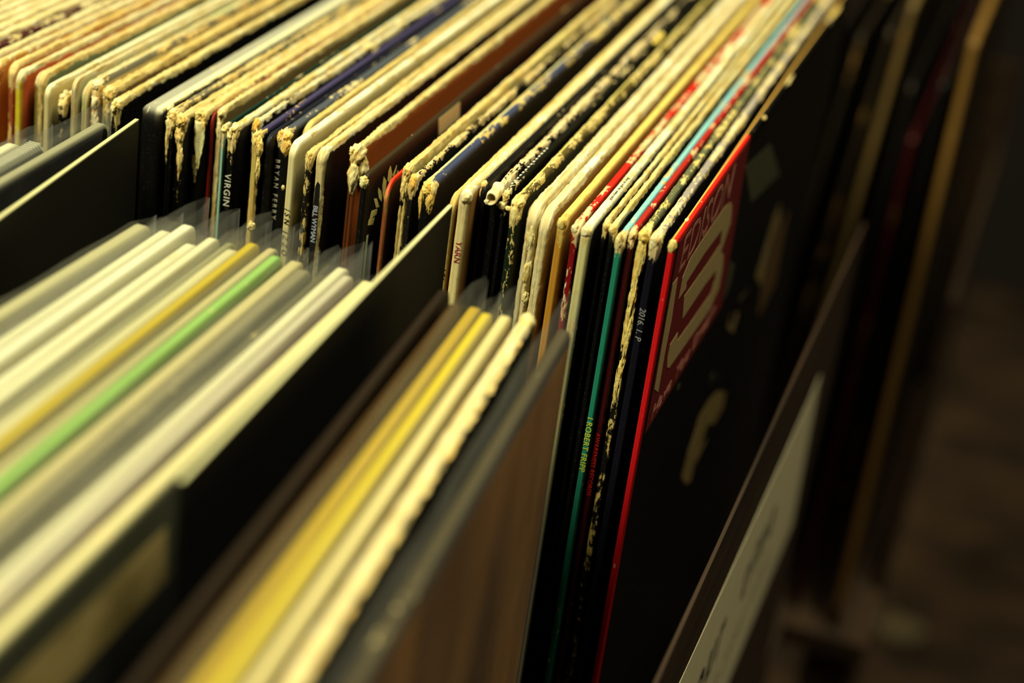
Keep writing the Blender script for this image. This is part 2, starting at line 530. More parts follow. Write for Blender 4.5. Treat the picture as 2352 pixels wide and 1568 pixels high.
# --- sleeves whose near corners lie left of the picture
left = [(-248.0, 8, 3.4, (150, 145, 110), (120, 118, 95), .35, 'grey worn sleeve, leftmost top edge in the upper left corner'),
        (-243.6, 9, 3.0, (190, 186, 140), (120, 110, 80), .85, 'pale frayed sleeve second from the left in the far row'),
        (-239.6, 10, 3.2, (200, 190, 140), (150, 140, 100), .75, 'whitish worn sleeve third from the left in the far row'),
        (-235.2, 11, 3.6, (214, 202, 140), (160, 140, 90), .8, 'cream worn sleeve fourth from the left in the far row'),
        (-230.6, 11, 3.4, (215, 190, 110), (150, 120, 60), .8, 'yellowish worn sleeve fifth from the left in the far row'),
        (-226.0, 12, 3.2, (70, 30, 30), (60, 24, 24), .55, 'cream edged sleeve with dark red cover at the far left')]
for i, (x, y, t, tc_, fc, wt, lb) in enumerate(left):
    record(x, y, 0, t, lb, 100+i, group=G, top=tc_, spine=fc, face=fc, wt=wt, ws=.3, wc=.9)

e, H = record(-221.6, 12, 0, 2.8, 'cream edged sleeve beside the orange spines at the far left', 110, group=G, top=(200, 190, 140), spine=(190, 150, 90), face=(196, 140, 60), wt=.85, ws=.5)
e, H = record(-217.2, 12, 0, 2.8, 'sleeve with an orange-brown spine cut by the left picture edge', 111, group=G, top=(190, 150, 70), spine=(178, 98, 44), face=(196, 128, 48), wt=.8, ws=.08, wc=.7)
e, H = record(-212.6, 12.5, 0, 2.5, 'sleeve with a speckled rust-orange spine and yellowish top edge', 112, group=G, top=(214, 170, 70), spine=(150, 76, 40), face=(190, 120, 46), wt=.68, ws=.16, pulp=(232, 212, 150))
e, H = record(-207.5, 8, 0, 2.4, 'sleeve with a yellow spine and an orange band above black on its cover', 113, group=G, top=(220, 205, 150), spine=(206, 186, 40), face=(200, 92, 46), wt=.85, ws=.42, rough=.8)
art(e, [(3.6, 2), (300, 2), (300, H-19), (3.6, H-19)], 1.2, print_mat('black_cover_ink', C_BLACK, .5), 'cover_print')
lettering(e, 'IIII', (-.3, -.1, H-33), (0, 0, -1), (1, 0, 0), .7, print_mat('spine_ink_black', (24, 22, 18)), spacing=.8)
e, H = record(-203.3, 12, -1, 2.0, 'recessed sleeve with an olive spine next to the orange cover', 114, group=G, top=(200, 170, 90), spine=(112, 102, 44), face=(40, 36, 22), wt=.7, ws=.05)
e, H = record(-199.9, 8, 1, 2.4, 'sleeve with ragged tan corner and grey-green cover', 115, group=G, top=(190, 170, 110), spine=(150, 130, 80), face=(96, 106, 78), wt=.85, ws=.6, pulp=(226, 208, 150))
corner_tuft(e, H, 2.4, 5, 3, .9, (222, 200, 140))
e, H = record(-196.6, 6, -1.6, 2.3, 'clean cream sleeve with rounded corner and smooth cream cover', 116, group=G, top=(228, 220, 176), spine=(206, 190, 134), face=(196, 176, 110), wt=.35, ws=.12, wc=.5, rough=.35)
frayed(e, [(-1.5, .3, H-21, .7, .6, .9, .3), (-1.7, .2, H-25, .5, .5, .7, .3)], 31, (240, 236, 205), 'paper_fleck')
e, H = record(-192.3, 7.3, -4.3, 2.7, 'sleeve with black-blotched white spine and a square flap hanging off', 117, group=G, top=(214, 206, 160), spine=C_BLACK, face=C_BLACK, wt=.85, ws=.38, pulp=(228, 214, 160))
flap(e, 1.5, 10.5, H-.6, 9, 4.6, 3, (0.03, -.05), (206, 150, 92), tip=.9)
corner_tuft(e, H, 2.7, 7, 3, 1.0, (226, 206, 150))
e, H = record(-189.3, 9, 1.4, 1.5, 'thin pale sleeve with a double white edge', 118, group=G, top=(232, 228, 190), spine=(210, 200, 150), face=(190, 186, 140), wt=.7, ws=.5, split=.8, rough=.6)
e, H = record(-186.4, 10.8, 0, 2.4, 'pale green-cream sleeve left of the orange torn spine', 119, group=G, top=(200, 196, 140), spine=(196, 190, 128), face=(60, 56, 30), wt=.6, ws=.35, wc=.8, split=.6, r=5)
e, H = record(-183.2, 11, .8, 2.7, 'sleeve with torn orange-tan spine under a white puff of pulp', 120, group=G, top=(90, 85, 66), spine=(214, 150, 66), face=(200, 180, 120), wt=.5, ws=.72, pulp=(232, 206, 140))
frayed(e, [(-.2, 2.4, H-.8, 1.4, 2.6, 1.5, .25), (.1, .4, H-6, 1.2, .9, 3.4, .5), (.3, .2, H-12, 1.0, .6, 3.2, .55)], 12, (238, 224, 176))
e, H = record(-179.4, 11.2, 0, 3.2, 'thick layered sleeve with a bulging tan corner and grey-green spine', 121, group=G, top=(210, 190, 120), spine=(128, 132, 96), face=(120, 90, 50), wt=.95, ws=.42, split=.9, pulp=(234, 216, 150))
frayed(e, [(0, 2.2, H-2.0, 1.7, 2.6, 2.6, .28), (.3, .5, H-7, .9, .7, 2.6, .4)], 13, (230, 208, 138))
e, H = record(-173.4, 5, -.6, 2.9, 'black sleeve with a blunt yellow-cream rounded corner beside the grey box', 122, group=G, top=(216, 204, 150), spine=C_BLACK, face=C_BLACK, wt=.8, ws=.3, pulp=(232, 220, 160))
frayed(e, [(0, 2.0, H-1.8, 1.5, 2.8, 2.0, .3)], 14, (232, 218, 150))
# box set with a grey top
e, H = record(-161.8, 5.7, 0, 7.2, 'thick box sleeve with wide pale grey top and black front', 123, group=G, top=(158, 155, 134), spine=(10, 10, 9), face=(14, 13, 12), wt=.10, ws=.0, wc=.15, rough=.4, r=2.2, band=(.62, 1.0, (228, 222, 178)))
frayed(e, [(3.5, 6, H-.9, .5, 2.0, .9, .5), (3.4, 14, H-.4, .5, 5, .6, .5), (3.5, 27, H-.4, .5, 6, .55, .5), (3.5, 45, H-.4, .45, 9, .5, .5)], 15, (232, 222, 170), 'frayed_edge')
flap(e, 3.5, 6.0, H-.5, 6.5, 3.0, 8, (.02, -.1), (230, 212, 150))
e, H = record(-155.9, 7.2, -.4, 2.6, 'black spined sleeve with a ragged melted-looking cream corner, left of two', 124, group=G, top=(120, 114, 90), spine=C_BLACK, face=C_BLACK, wt=.55, ws=.05, split=.8, pulp=(234, 218, 158))
frayed(e, [(0, 1.6, H-1.6, 1.4, 2.0, 1.9, .4), (0, .2, H-5, 1.2, .8, 3.2, .5), (-.7, -.1, H-10, .5, .4, 5.0, .5)], 16, (234, 214, 146))
lettering(e, '- - --- - ---', (-1.1, -.08, H-14), (0, 0, -1), (1, 0, 0), .8, print_mat('edge_scuff_white', (200, 196, 170)), 'edge_scuff', spacing=.5)
e, H = record(-152.3, 6.2, -.8, 2.8, 'black spined sleeve with a long shred of cream pulp trailing down', 125, group=G, top=(214, 200, 150), spine=C_BLACK, face=C_BLACK, wt=.85, ws=.05, split=.7, pulp=(234, 218, 158))
frayed(e, [(0, 1.2, H-1.6, 1.5, 1.9, 2.0, .4), (0, 0, H-6.5, 1.4, .8, 3.4, .5), (.5, -.1, H-13.5, .8, .5, 5.5, .6)], 17, (232, 204, 128))
lettering(e, '--- - -- -- -', (.9, -.08, H-20), (0, 0, -1), (1, 0, 0), .8, print_mat('edge_scuff_white', (200, 196, 170)), 'edge_scuff', spacing=.5)
e, H = record(-148.6, 11.6, 0, 3.6, 'black spined sleeve with a leaf-shaped pale flap hanging at its corner', 126, group=G, top=(216, 202, 150), spine=C_BLACK, face=C_BLACK, wt=.85, ws=.03, pulp=(234, 218, 158))
frayed(e, [(-.3, 1.2, H-1.6, 1.6, 1.8, 1.8, .4), (.8, .2, H-5, .8, .7, 3.0, .5)], 18, (230, 206, 132))
flap(e, .2, -.4, H-3, 16, 3.4, 5, (.02, -.02), (226, 218, 158), along='x', tip=.12)
flap(e, -1.0, -.2, H-14, 9, 1.6, 6, (.1, -.02), (190, 176, 120), along='x', tip=.15)
e, H = record(-145.9, 14, -.6, .95, 'very thin dark red sleeve', 127, group=G, top=(120, 28, 24), spine=(126, 24, 22), face=(60, 14, 12), wt=.1, ws=0, wc=.1, rough=.3, r=4)
e, H = record(-144.0, 15.6, .4, 2.0, 'cream sleeve with a tan spine beside the pale blue one', 128, group=G, top=(224, 214, 168), spine=(176, 150, 92), face=(120, 100, 60), wt=.85, ws=.62, pulp=(232, 220, 166))
frayed(e, [(0, 1.5, H-1.8, 1.1, 2.2, 2.2, .3), (0, .3, H-7, .9, .7, 4.0, .35)], 19, (232, 218, 158))
e, H = record(-139.1, 7.8, -1.2, 1.1, 'thin sleeve with a pale turquoise spine and dark green top edge', 129, group=G, top=(20, 50, 40), spine=(150, 198, 176), face=(14, 36, 30), wt=.12, ws=.0, wc=.85, rough=.5)
frayed(e, [(0, 1.4, H-1.4, .8, 1.8, 1.5, .4)], 20, (232, 216, 156))
e, H = record(-135.6, 6, -.4, 2.9, 'black sleeve with white serif style name on its spine', 130, group=G, top=(212, 204, 160), spine=C_BLACK, face=C_BLACK, wt=.55, ws=.04, wc=.95, pulp=(234, 220, 162))
frayed(e, [(0, 3, H-.8, 1.3, 2.6, 1.3, .5), (-.6, .8, H-3, .9, 1.0, 1.8, .5), (.9, .6, H-5.5, .45, .5, 3.2, .4)], 21, (232, 214, 150))
lettering(e, 'VIRGIN', (-1.05, -.1, H-14.5), (0, 0, -1), (1, 0, 0), 2.0, worn_print_mat('spine_ink_white', (225, 220, 196), (30, 28, 22), .6, 900), spacing=1.18)
e, H = record(-131.8, 14, 0, 2.0, 'white edged sleeve with an orange torn corner and black cover', 131, group=G, top=(20, 18, 16), spine=(120, 100, 60), face=(22, 18, 16), wt=.8, ws=.25, pulp=(240, 236, 204))
frayed(e, [(0, 1.2, H-2.2, 1.1, 1.6, 2.6, .4)], 22, (232, 186, 92))
flap(e, 1.0, 93, H+.2, 7, 5.5, 11, (.12, -.35), (232, 214, 150))
frayed(e, [(.2, 90, H-.2, 1.2, 5, .9, .4)], 53, (236, 222, 164), 'frayed_edge')
frayed(e, [(0, 120, H, .9, 3, .8, .4)], 59, (236, 222, 164), 'frayed_edge')
e, H = record(-127.4, 4.8, -.2, 2.3, 'sleeve with yellow-tan spine, cracked cream corner and purple-blue top edge', 132, group=G, top=(66, 60, 92), spine=(196, 174, 92), face=(12, 12, 14), wt=.06, ws=.25, wc=1.0, rough=.7, pulp=(230, 208, 136))
frayed(e, [(-.3, 1.6, H-2.6, 1.2, 1.6, 3.2, .3), (1.0, 1.2, H-5, 1.0, 1.1, 3.8, .35), (1.1, .7, H-11, .8, .7, 4.0, .45)], 23, (232, 208, 128))
frayed(e, [(.6, .2, H-29, 1.2, .8, 1.5, .4)], 51, (230, 208, 136), 'paper_fleck')
frayed(e, [(1.0, .1, H-50, 1.0, .8, 1.6, .4)], 52, (230, 208, 136), 'paper_fleck')
e, H = record(-124.4, 7, -.6, 2.0, 'plain black sleeve left of the white lettered black spine', 133, group=G, top=(30, 30, 40), spine=C_BLACK, face=C_BLACK, wt=.16, ws=.0, wc=.1, rough=.4)
e, H = record(-121.4, 10.6, 0, 3.3, 'black sleeve with spaced white name on its spine, orange crumbs at its corner', 134, group=G, top=(74, 78, 84), spine=(15, 16, 16), face=C_BLACK, wt=.26, ws=.03, wc=.95, band=(-.1, .12, (170, 130, 60)))
frayed(e, [(-1.0, 1.2, H-2.4, 1.0, 1.5, 2.5, .35), (.9, 2.0, H-1.4, 1.2, 2.0, 1.3, .4), (1.2, .4, H-4.4, 1.4, 1.0, 2.3, .45)], 24, (230, 196, 112))
lettering(e, 'BRYAN FERRY', (-1.5, -.1, H-8.5), (0, 0, -1), (1, 0, 0), 1.5, worn_print_mat('spine_ink_white', (225, 220, 196), (30, 28, 22), .6, 900), spacing=1.55)
e, H = record(-117.8, 18, .6, 2.4, 'recessed tan sleeve with a rounded dusty corner', 135, group=G, top=(206, 182, 110), spine=(150, 126, 70), face=(60, 48, 26), wt=.55, ws=.2, wc=.5, rough=.6, pulp=(226, 206, 140), r=6)
e, H = record(-114.5, 2.0, .7, 3.0, 'clean ivory sleeve with hand-style black lettering on its spine', 136, group=G, top=(238, 232, 194), spine=(220, 206, 150), face=(178, 164, 112), wt=.4, ws=.25, wc=.5, rough=.35, r=4.2)
lettering(e, 'JSN JZZO', (-.7, -.08, H-20), (0, 0, -1), (1, 0, 0), 1.7, worn_print_mat('spine_ink_black_worn', (26, 22, 14), (190, 172, 116), .62, 700), spacing=1.6, shear=.2)
frayed(e, [(-1.9, .2, H-14, .5, .5, .8, .3)], 33, (238, 228, 180), 'paper_fleck')
e, H = record(-109.9, 3.4, -1.2, 2.2, 'sleeve with patchy black and cream worn spine, left of the labelled one', 137, group=G, top=(226, 206, 140), spine=(22, 20, 16), face=(30, 24, 14), wt=.75, ws=.45, wc=1.0, pulp=(232, 216, 154))
frayed(e, [(0, 1.2, H-2.8, 1.05, 1.4, 3.0, .35)], 25, (228, 204, 130))
e, H = record(-106.3, 3.8, 0, 3.1, 'white sleeve with a black panel and lettering down its spine', 138, group=G, top=(240, 234, 196), spine=(216, 198, 136), face=C_BLACK, wt=.8, ws=.7, wc=.9, rough=.6, pulp=(238, 230, 184))
m_blk = print_mat('spine_panel_black', (20, 19, 18), .6)
pn = [(-.75, H-11), (-.2, H-9.5), (.55, H-10.2), (.75, H-14), (.9, H-25), (.7, H-45), (-.9, H-45), (-1.0, H-24)]
sp = mesh_obj('spine_panel', [(p[0], -.10, p[1]) for p in pn] + [(p[0], .25, p[1]) for p in pn], [tuple(range(8)), tuple(range(15, 7, -1))] + [(i, i+8, (i+1) % 8+8, (i+1) % 8) for i in range(8)], m_blk, e, smooth=False)
lettering(e, 'BILL WYMAN', (-.75, -.13, H-17), (0, 0, -1), (1, 0, 0), 1.45, worn_print_mat('spine_ink_bluish', (170, 176, 190), (40, 40, 44), .6, 900), spacing=.95, bold=.02)
e, H = record(-99.2, 12, -.2, 2.8, 'sleeve with a brown spine, big cream torn corner and orange-brown cover', 139, group=G, top=(226, 206, 130), spine=(110, 58, 26), face=(168, 84, 34), wt=.7, ws=.14, wc=1.0, split=.8, pulp=(236, 222, 164))
frayed(e, [(.6, 3.0, H-3.0, 1.9, 3.2, 3.6, .25), (.3, .5, H-9.5, 1.7, 1.6, 5.4, .28), (1.7, 4.0, H-8.0, 1.5, 2.6, 4.4, .25), (-.9, 2.2, H-1.6, 1.1, 1.9, 1.9, .35)], 26, (234, 216, 150))
lettering(e, 'VAIETT', (-.7, -.1, H-36), (0, 0, -1), (1, 0, 0), 1.6, worn_print_mat('spine_ink_rust', (150, 40, 24), (90, 44, 20), .5, 700), spacing=1.1)
# dark cover with gold leaf branch
e, H = record(-90.0, -3.0, -1.4, 2.2, 'black sleeve with a gold leaf branch printed on its dark cover', 140, group=G, top=(54, 42, 26), spine=(14, 14, 13), face=(28, 24, 17), wt=.12, ws=.02, wc=.3, rough=.4)
frayed(e, [(0, .4, H-2.2, 1.25, 1.0, 2.0, .3)], 27, (222, 214, 150))
m_gold = print_mat('gold_leaf_ink', (226, 206, 120), .5)
y0, zt = -3.0, H + 1.4
for lf in ([(15.7, -4.2), (18.0, -7.8), (16.7, -10.3), (14.1, -8.2), (14.3, -5.7)],
           [(10.6, -5.8), (13.4, -8.2), (13.7, -11.6), (14.2, -16.2), (11.2, -11.6), (10.2, -8.7)],
           [(6.8, -8.0), (9.5, -10.0), (10.7, -12.0), (11.0, -14.0), (8.2, -11.8), (7.0, -9.6)],
           [(4.0, -10.6), (6.6, -11.4), (9.5, -15.1), (6.7, -14.4)],
           [(21.1, -5.8), (20.9, -7.5), (19.3, -9.3), (18.6, -8.1)],
           [(22.8, -7.9), (23.6, -9.1), (21.8, -9.2)],
           [(3.3, -14.2), (8.0, -15.2), (7.7, -16.8), (2.2, -16.6)],
           [(1.5, -16.3), (6.5, -17.4), (5.6, -19.3), (1.2, -18.0)]):
    art(e, [(p[0]-y0, p[1]+zt) for p in lf], 1.1, m_gold, 'gold_leaf')
art(e, [(59, H-.4), (79, H-.6), (80.5, H-6.5), (61, H-6.5)], 1.1, print_mat('cream_price_tag', (206, 194, 138), .7), 'price_tag')
art(e, [(4.0, H-20), (5.6, H-20), (5.6, H-70), (4.0, H-70)], 1.1, print_mat('pale_green_ink', (178, 190, 140), .7), 'cover_print')
e, H = record(-85.4, 4, -5.0, 1.4, 'low thin sleeve with a bright red corner and salmon spine edge', 141, group=G, top=(236, 58, 26), spine=(206, 120, 70), face=(34, 8, 7), wt=.04, ws=.45, wc=.12, rough=.4, pulp=(232, 190, 128), r=6, band=(.5, 1.0, (190, 30, 18)))
e, H = record(-81.0, 6.6, 0, 2.7, 'cream sleeve with black-blotched spine beside the red-cornered one', 142, group=G, top=(224, 206, 130), spine=(20, 18, 14), face=(196, 176, 100), wt=.75, ws=.55, wc=1.0, split=.5, pulp=(236, 222, 160))
frayed(e, [(0, 1.8, H-1.6, 1.3, 1.9, 2.2, .3), (0, .4, H-7, 1.0, .8, 4.2, .4)], 28, (230, 206, 132))
e, H = record(-77.3, 2, -1.0, 2.2, 'black covered sleeve with torn white top edge and tan corner', 143, group=G, top=(26, 20, 18), spine=(24, 22, 18), face=(20, 17, 15), wt=.58, ws=.25, wc=1.0, pulp=(236, 220, 170), rough=1.2)
frayed(e, [(0, 1.0, H-2.4, 1.1, 1.3, 3.2, .35)], 29, (228, 190, 100))
e, H = record(-71.8, -.2, -.4, 4.0, 'thick black sleeve with blue-black streaked top and gold torn corner', 144, group=G, top=(60, 66, 92), spine=C_BLACK, face=(20, 16, 15), wt=.42, ws=.05, wc=1.05, pulp=(232, 216, 150), band=(-1.0, -.2, (206, 196, 140)))
frayed(e, [(-.4, 2.0, H-2.0, 1.7, 2.4, 1.9, .35), (-1.4, .4, H-7, .5, .6, 4.6, .4), (1.0, .6, H-6, 1.1, 1.0, 3.8, .4), (-2.0, 1.0, H-6, .5, .7, 3.0, .4)], 30, (228, 196, 104))
e, H = record(-64.0, -.2, -2.4, 2.0, 'narrow tan sleeve with dark worn lettering, touching the ivory one', 145, group=G, top=(226, 208, 140), spine=(184, 160, 92), face=(140, 110, 60), wt=.7, ws=.45, wc=.9, rough=.6, pulp=(234, 216, 146), r=4.5)
lettering(e, 'ATL  LL  ABSO', (-.75, -.1, H-22), (0, 0, -1), (1, 0, 0), 1.3, worn_print_mat('spine_ink_black_worn', (26, 22, 14), (190, 172, 116), .62, 700), spacing=1.5)
e, H = record(-60.6, -.8, 0, 3.6, 'ivory sleeve with a smooth thick corner and pinkish lettering', 146, group=G, top=(240, 232, 192), spine=(218, 200, 140), face=(150, 110, 56), wt=.7, ws=.4, wc=.9, rough=.5, pulp=(238, 230, 188), r=4.2)
frayed(e, [(.3, 1.6, H-1.8, 1.7, 2.2, 2.2, .15)], 34, (240, 232, 192))
lettering(e, 'YARN', (-.6, -.1, H-15), (0, 0, -1), (1, 0, 0), 1.8, worn_print_mat('spine_ink_pink', (160, 56, 60), (200, 160, 112), .56, 700), spacing=1.0)
e, H = record(-57.0, 5.5, 1.4, 2.4, 'black sleeve with a small orange curl at its corner', 147, group=G, top=(20, 18, 14), spine=C_BLACK, face=C_BLACK, wt=.06, ws=0, wc=.1, rough=.4)
frayed(e, [(-.4, 2.0, H-1.2, 1.0, 1.4, 1.3, .3), (-.8, 1.0, H-3.4, .45, .5, 2.0, .3)], 35, (230, 190, 116))
e, H = record(-53.6, 6.6, .4, 3.0, 'black sleeve with jagged white torn top edge and a curled tube corner', 148, group=G, top=(18, 17, 16), spine=C_BLACK, face=C_BLACK, wt=.62, ws=.0, wc=.5, rough=1.5, pulp=(240, 228, 190))
# curled paper tube at the corner
tv, tf = [], []
for i in range(9):
    for j in range(20):
        a = j/20*2*math.pi; rr = 1.75 + .18*math.sin(3*a+i)
        tv.append((rr*math.cos(a), 2.2 - i*.75 + .2*math.sin(a), H - .6 + rr*math.sin(a)*1.1 - i*.18))
for i in range(9):
    for j in range(20):
        a = j/20*2*math.pi; rr = 1.25
        tv.append((rr*math.cos(a), 2.2 - i*.75 + .2*math.sin(a), H - .6 + rr*math.sin(a)*1.1 - i*.18))
for s_ in (0, 180):
    for i in range(8):
        for j in range(20):
            q = (s_+i*20+j, s_+i*20+(j+1) % 20, s_+(i+1)*20+(j+1) % 20, s_+(i+1)*20+j)
            tf.append(q if s_ == 0 else q[::-1])
for j in range(20):
    tf.append((160+j, 160+(j+1) % 20, 340+(j+1) % 20, 340+j)); tf.append((j, 180+j, 180+(j+1) % 20, (j+1) % 20))
o = mesh_obj('curled_edge', tv, tf, M_PULP, e)
set_attr(o.data, 'pulp', 'FLOAT_COLOR', np.tile(np.array(lin(234, 222, 178)), (len(tv), 1)))
frayed(e, [(-1.3, -3.6, H-3.2, .7, .6, .8, .3)], 36, (238, 228, 186), 'paper_fleck')
lettering(e, 'EP', (-.9, -.1, H-39), (0, 0, -1), (1, 0, 0), 2.0, print_mat('spine_ink_plain_white', (190, 188, 164), .6), spacing=1.3)
e, H = record(-50.5, 5.6, .2, 1.9, 'thin black sleeve with white stitch-like dashes along its top', 149, group=G, top=(20, 19, 15), spine=C_BLACK, face=C_BLACK, wt=.2, ws=0, wc=.6, rough=.5)
frayed(e, [(0, .8, H-1.4, .9, 1.0, 1.6, .35), (-.4, -.4, H-4, 1.0, .7, 1.3, .3)], 37, (236, 218, 150))
frayed(e, [(.5, 179, H+.3, 1.2, 3.5, 1.0, .5), (.6, 172, H, 1.1, 3, .9, .5)], 55, (236, 214, 110), 'paper_fleck')
m_dash = print_mat('white_dash_ink', (220, 214, 184), .7)
for i in range(14):
    yy = 7 + i*2.6
    dsh = mesh_obj('edge_dash', [(-.75, yy, H+.16), (-.25, yy+.2, H+.20), (-.2, yy+1.2, H+.20), (-.7, yy+1.2, H+.16), (-.75, yy, H-.1), (-.25, yy+.2, H-.1), (-.2, yy+1.2, H-.1), (-.7, yy+1.2, H-.1)],
             [(0, 1, 2, 3), (7, 6, 5, 4), (0, 4, 5, 1), (1, 5, 6, 2), (2, 6, 7, 3), (3, 7, 4, 0)], m_dash, e, smooth=False)
e, H = record(-46.2, 2.6, 0, 3.4, 'dark green spined sleeve with a Y-shaped cream corner and gold flecked top', 150, group=G, top=(90, 76, 36), spine=(22, 34, 20), face=C_BLACK, wt=.42, ws=.18, wc=1.1, pulp=(236, 222, 158), band=(-1, -.35, (206, 190, 100)))
frayed(e, [(-.9, 2.2, H-1.4, .9, 2.4, 1.2, .25), (.8, 2.4, H-1.4, 1.0, 2.8, 1.5, .25), (0, .4, H-5.2, 1.5, 1.0, 4.6, .25), (-1.9, .4, H-3.2, 1.2, .6, .8, .3)], 38, (232, 214, 142))
e, H = record(-40.4, .2, 0, 3.7, 'thick white sleeve with a dented cream spine, left half of a pair', 151, group=G, top=(242, 236, 204), spine=(216, 200, 134), face=(200, 180, 110), wt=.75, ws=.6, wc=.9, rough=.8, pulp=(242, 236, 200), r=6, split=.5)
frayed(e, [(.2, .5, H-10, 1.3, .8, 4.0, .3), (.6, .3, H-20, 1.2, .7, 4.0, .4), (1.2, .4, H-28, .9, .9, 2.2, .4)], 39, (226, 212, 146), 'dented_pulp')
lettering(e, 'AIIIIIE', (-1.3, -.25, H-42), (0, 0, -1), (1, 0, 0), 1.5, worn_print_mat('spine_ink_black_worn', (26, 22, 14), (190, 172, 116), .62, 700), spacing=.9)
e, H = record(-36.5, -.4, -.6, 3.5, 'thick white sleeve, right half of the pair with ochre shadowed cover', 152, group=G, top=(242, 236, 204), spine=(206, 186, 116), face=(150, 112, 50), wt=.75, ws=.5, wc=.9, rough=.7, pulp=(242, 236, 200), r=6)
e, H = record(-31.6, -.6, -1.0, 3.0, 'ochre sleeve with a smooth yellow top edge', 153, group=G, top=(222, 196, 104), spine=(184, 130, 42), face=(150, 104, 40), wt=.3, ws=.2, wc=.8, rough=.4, pulp=(230, 206, 120))
frayed(e, [(0, .8, H-1.6, 1.4, 1.2, 2.0, .12)], 40, (226, 204, 124))
e, H = record(-27.5, .4, -1.8, 2.6, 'red sleeve with white flaking along its top edge', 154, group=G, top=(206, 34, 22), spine=(124, 16, 20), face=(90, 12, 12), wt=.40, ws=.22, wc=.85, pulp=(242, 226, 186), rough=.8)
frayed(e, [(-.4, .7, H-1.8, 1.0, 1.0, 1.6, .3)], 41, (238, 226, 172))
e, H = record(-24.0, -2.4, -1.0, 3.4, 'pale ivory sleeve with tiny black print along its top edge', 155, group=G, top=(238, 232, 190), spine=(206, 198, 136), face=(14, 13, 11), wt=.55, ws=.2, wc=.7, rough=.4, pulp=(238, 230, 184))
frayed(e, [(0, .9, H-1.6, 1.6, 1.2, 1.8, .15)], 42, (238, 230, 184))
m_tiny = print_mat('tiny_black_print', (40, 36, 26), .7)
lettering(e, 'grand volume  the good old songs', (.55, 24, H+.16), (0, 1, 0), (-1, 0, 0), .95, m_tiny, 'edge_lettering', spacing=1.1)
frayed(e, [(-.8, 190, H+.6, 1.3, 3.2, 1.6, .6), (-.3, 186, H+.2, 1.2, 4, 1.0, .5)], 54, (240, 232, 190), 'frayed_edge')
e, H = record(-19.9, 2.4, 0, 1.7, 'thin black sleeve with a cream lip, left of a matching pair', 156, group=G, top=(226, 210, 150), spine=C_BLACK, face=C_BLACK, wt=.62, ws=0, wc=.7, pulp=(236, 222, 160))
frayed(e, [(.3, 1.0, H-1.8, 1.1, 1.4, 2.0, .2)], 43, (232, 214, 146))
e, H = record(-17.5, 2.0, -.2, 1.9, 'thin black sleeve with a cream lip, right of a matching pair', 157, group=G, top=(226, 210, 150), spine=C_BLACK, face=C_BLACK, wt=.62, ws=0, wc=.7, pulp=(236, 222, 160))
frayed(e, [(-.2, .9, H-2.0, 1.1, 1.3, 2.0, .2)], 44, (230, 210, 140))
e, H = record(-14.4, -1.4, -1.6, 2.3, 'sleeve with a turquoise-green spine and yellow name, pale blue top edge', 158, group=G, top=(132, 186, 186), spine=(34, 128, 104), face=(20, 60, 50), wt=.36, ws=.06, wc=.95, pulp=(234, 222, 164))
frayed(e, [(-.2, .8, H-2.4, 1.1, 1.2, 3.0, .3)], 45, (234, 216, 150))
lettering(e, 'I ROBERT FRIPP', (-.75, -.1, H-57), (0, 0, -1), (1, 0, 0), 1.7, print_mat('spine_ink_yellow', (196, 200, 60), .6), spacing=1.1, bold=.02)
e, H = record(-11.8, 1.0, -.2, 2.2, 'dark maroon spined sleeve with red record-company lettering and red top', 159, group=G, top=(170, 38, 28), spine=(66, 14, 16), face=(40, 10, 10), wt=.24, ws=.04, wc=.85, pulp=(240, 216, 180), rough=.6)
frayed(e, [(.1, .8, H-1.6, .9, 1.0, 1.6, .4), (.4, .2, H-4, .5, .5, 1.6, .4)], 46, (236, 214, 160))
lettering(e, 'AWARENESS RECORDS', (-.6, -.1, H-64), (0, 0, -1), (1, 0, 0), 1.35, print_mat('spine_ink_red', (196, 34, 26), .6), spacing=1.08)
e, H = record(-8.8, 2.2, 0, 2.6, 'sleeve with a crumbling cream spine and speckled grey-green top', 160, group=G, top=(98, 100, 70), spine=(18, 17, 14), face=C_BLACK, wt=.46, ws=.5, wc=1.1, pulp=(236, 222, 152), rough=1.1)
frayed(e, [(0, 1.2, H-2, 1.5, 1.8, 2.4, .25), (0, .2, H-9, 1.2, .55, 7.5, .5), (-.1, .2, H-20, 1.1, .45, 9, .6), (.1, .2, H-33, 1.0, .4, 9.5, .6), (-.1, .25, H-46, .9, .4, 8, .6)], 47, (232, 210, 124))
e, H = record(-5.3, 2.0, -.4, 3.0, 'navy-black spined sleeve with a stamped number and white-streaked top', 161, group=G, top=(150, 140, 130), spine=(16, 16, 28), face=(12, 11, 11), wt=.52, ws=.0, wc=1.05, pulp=(240, 232, 196))
frayed(e, [(0, .8, H-1.8, 1.5, 1.3, 2.4, .15)], 48, (238, 228, 176))
lettering(e, '2016. 1. P', (-.8, -.1, H-22), (0, 0, -1), (1, 0, 0), 1.8, print_mat('spine_ink_stamp', (150, 150, 150), .6), spacing=1.0, shear=.15)
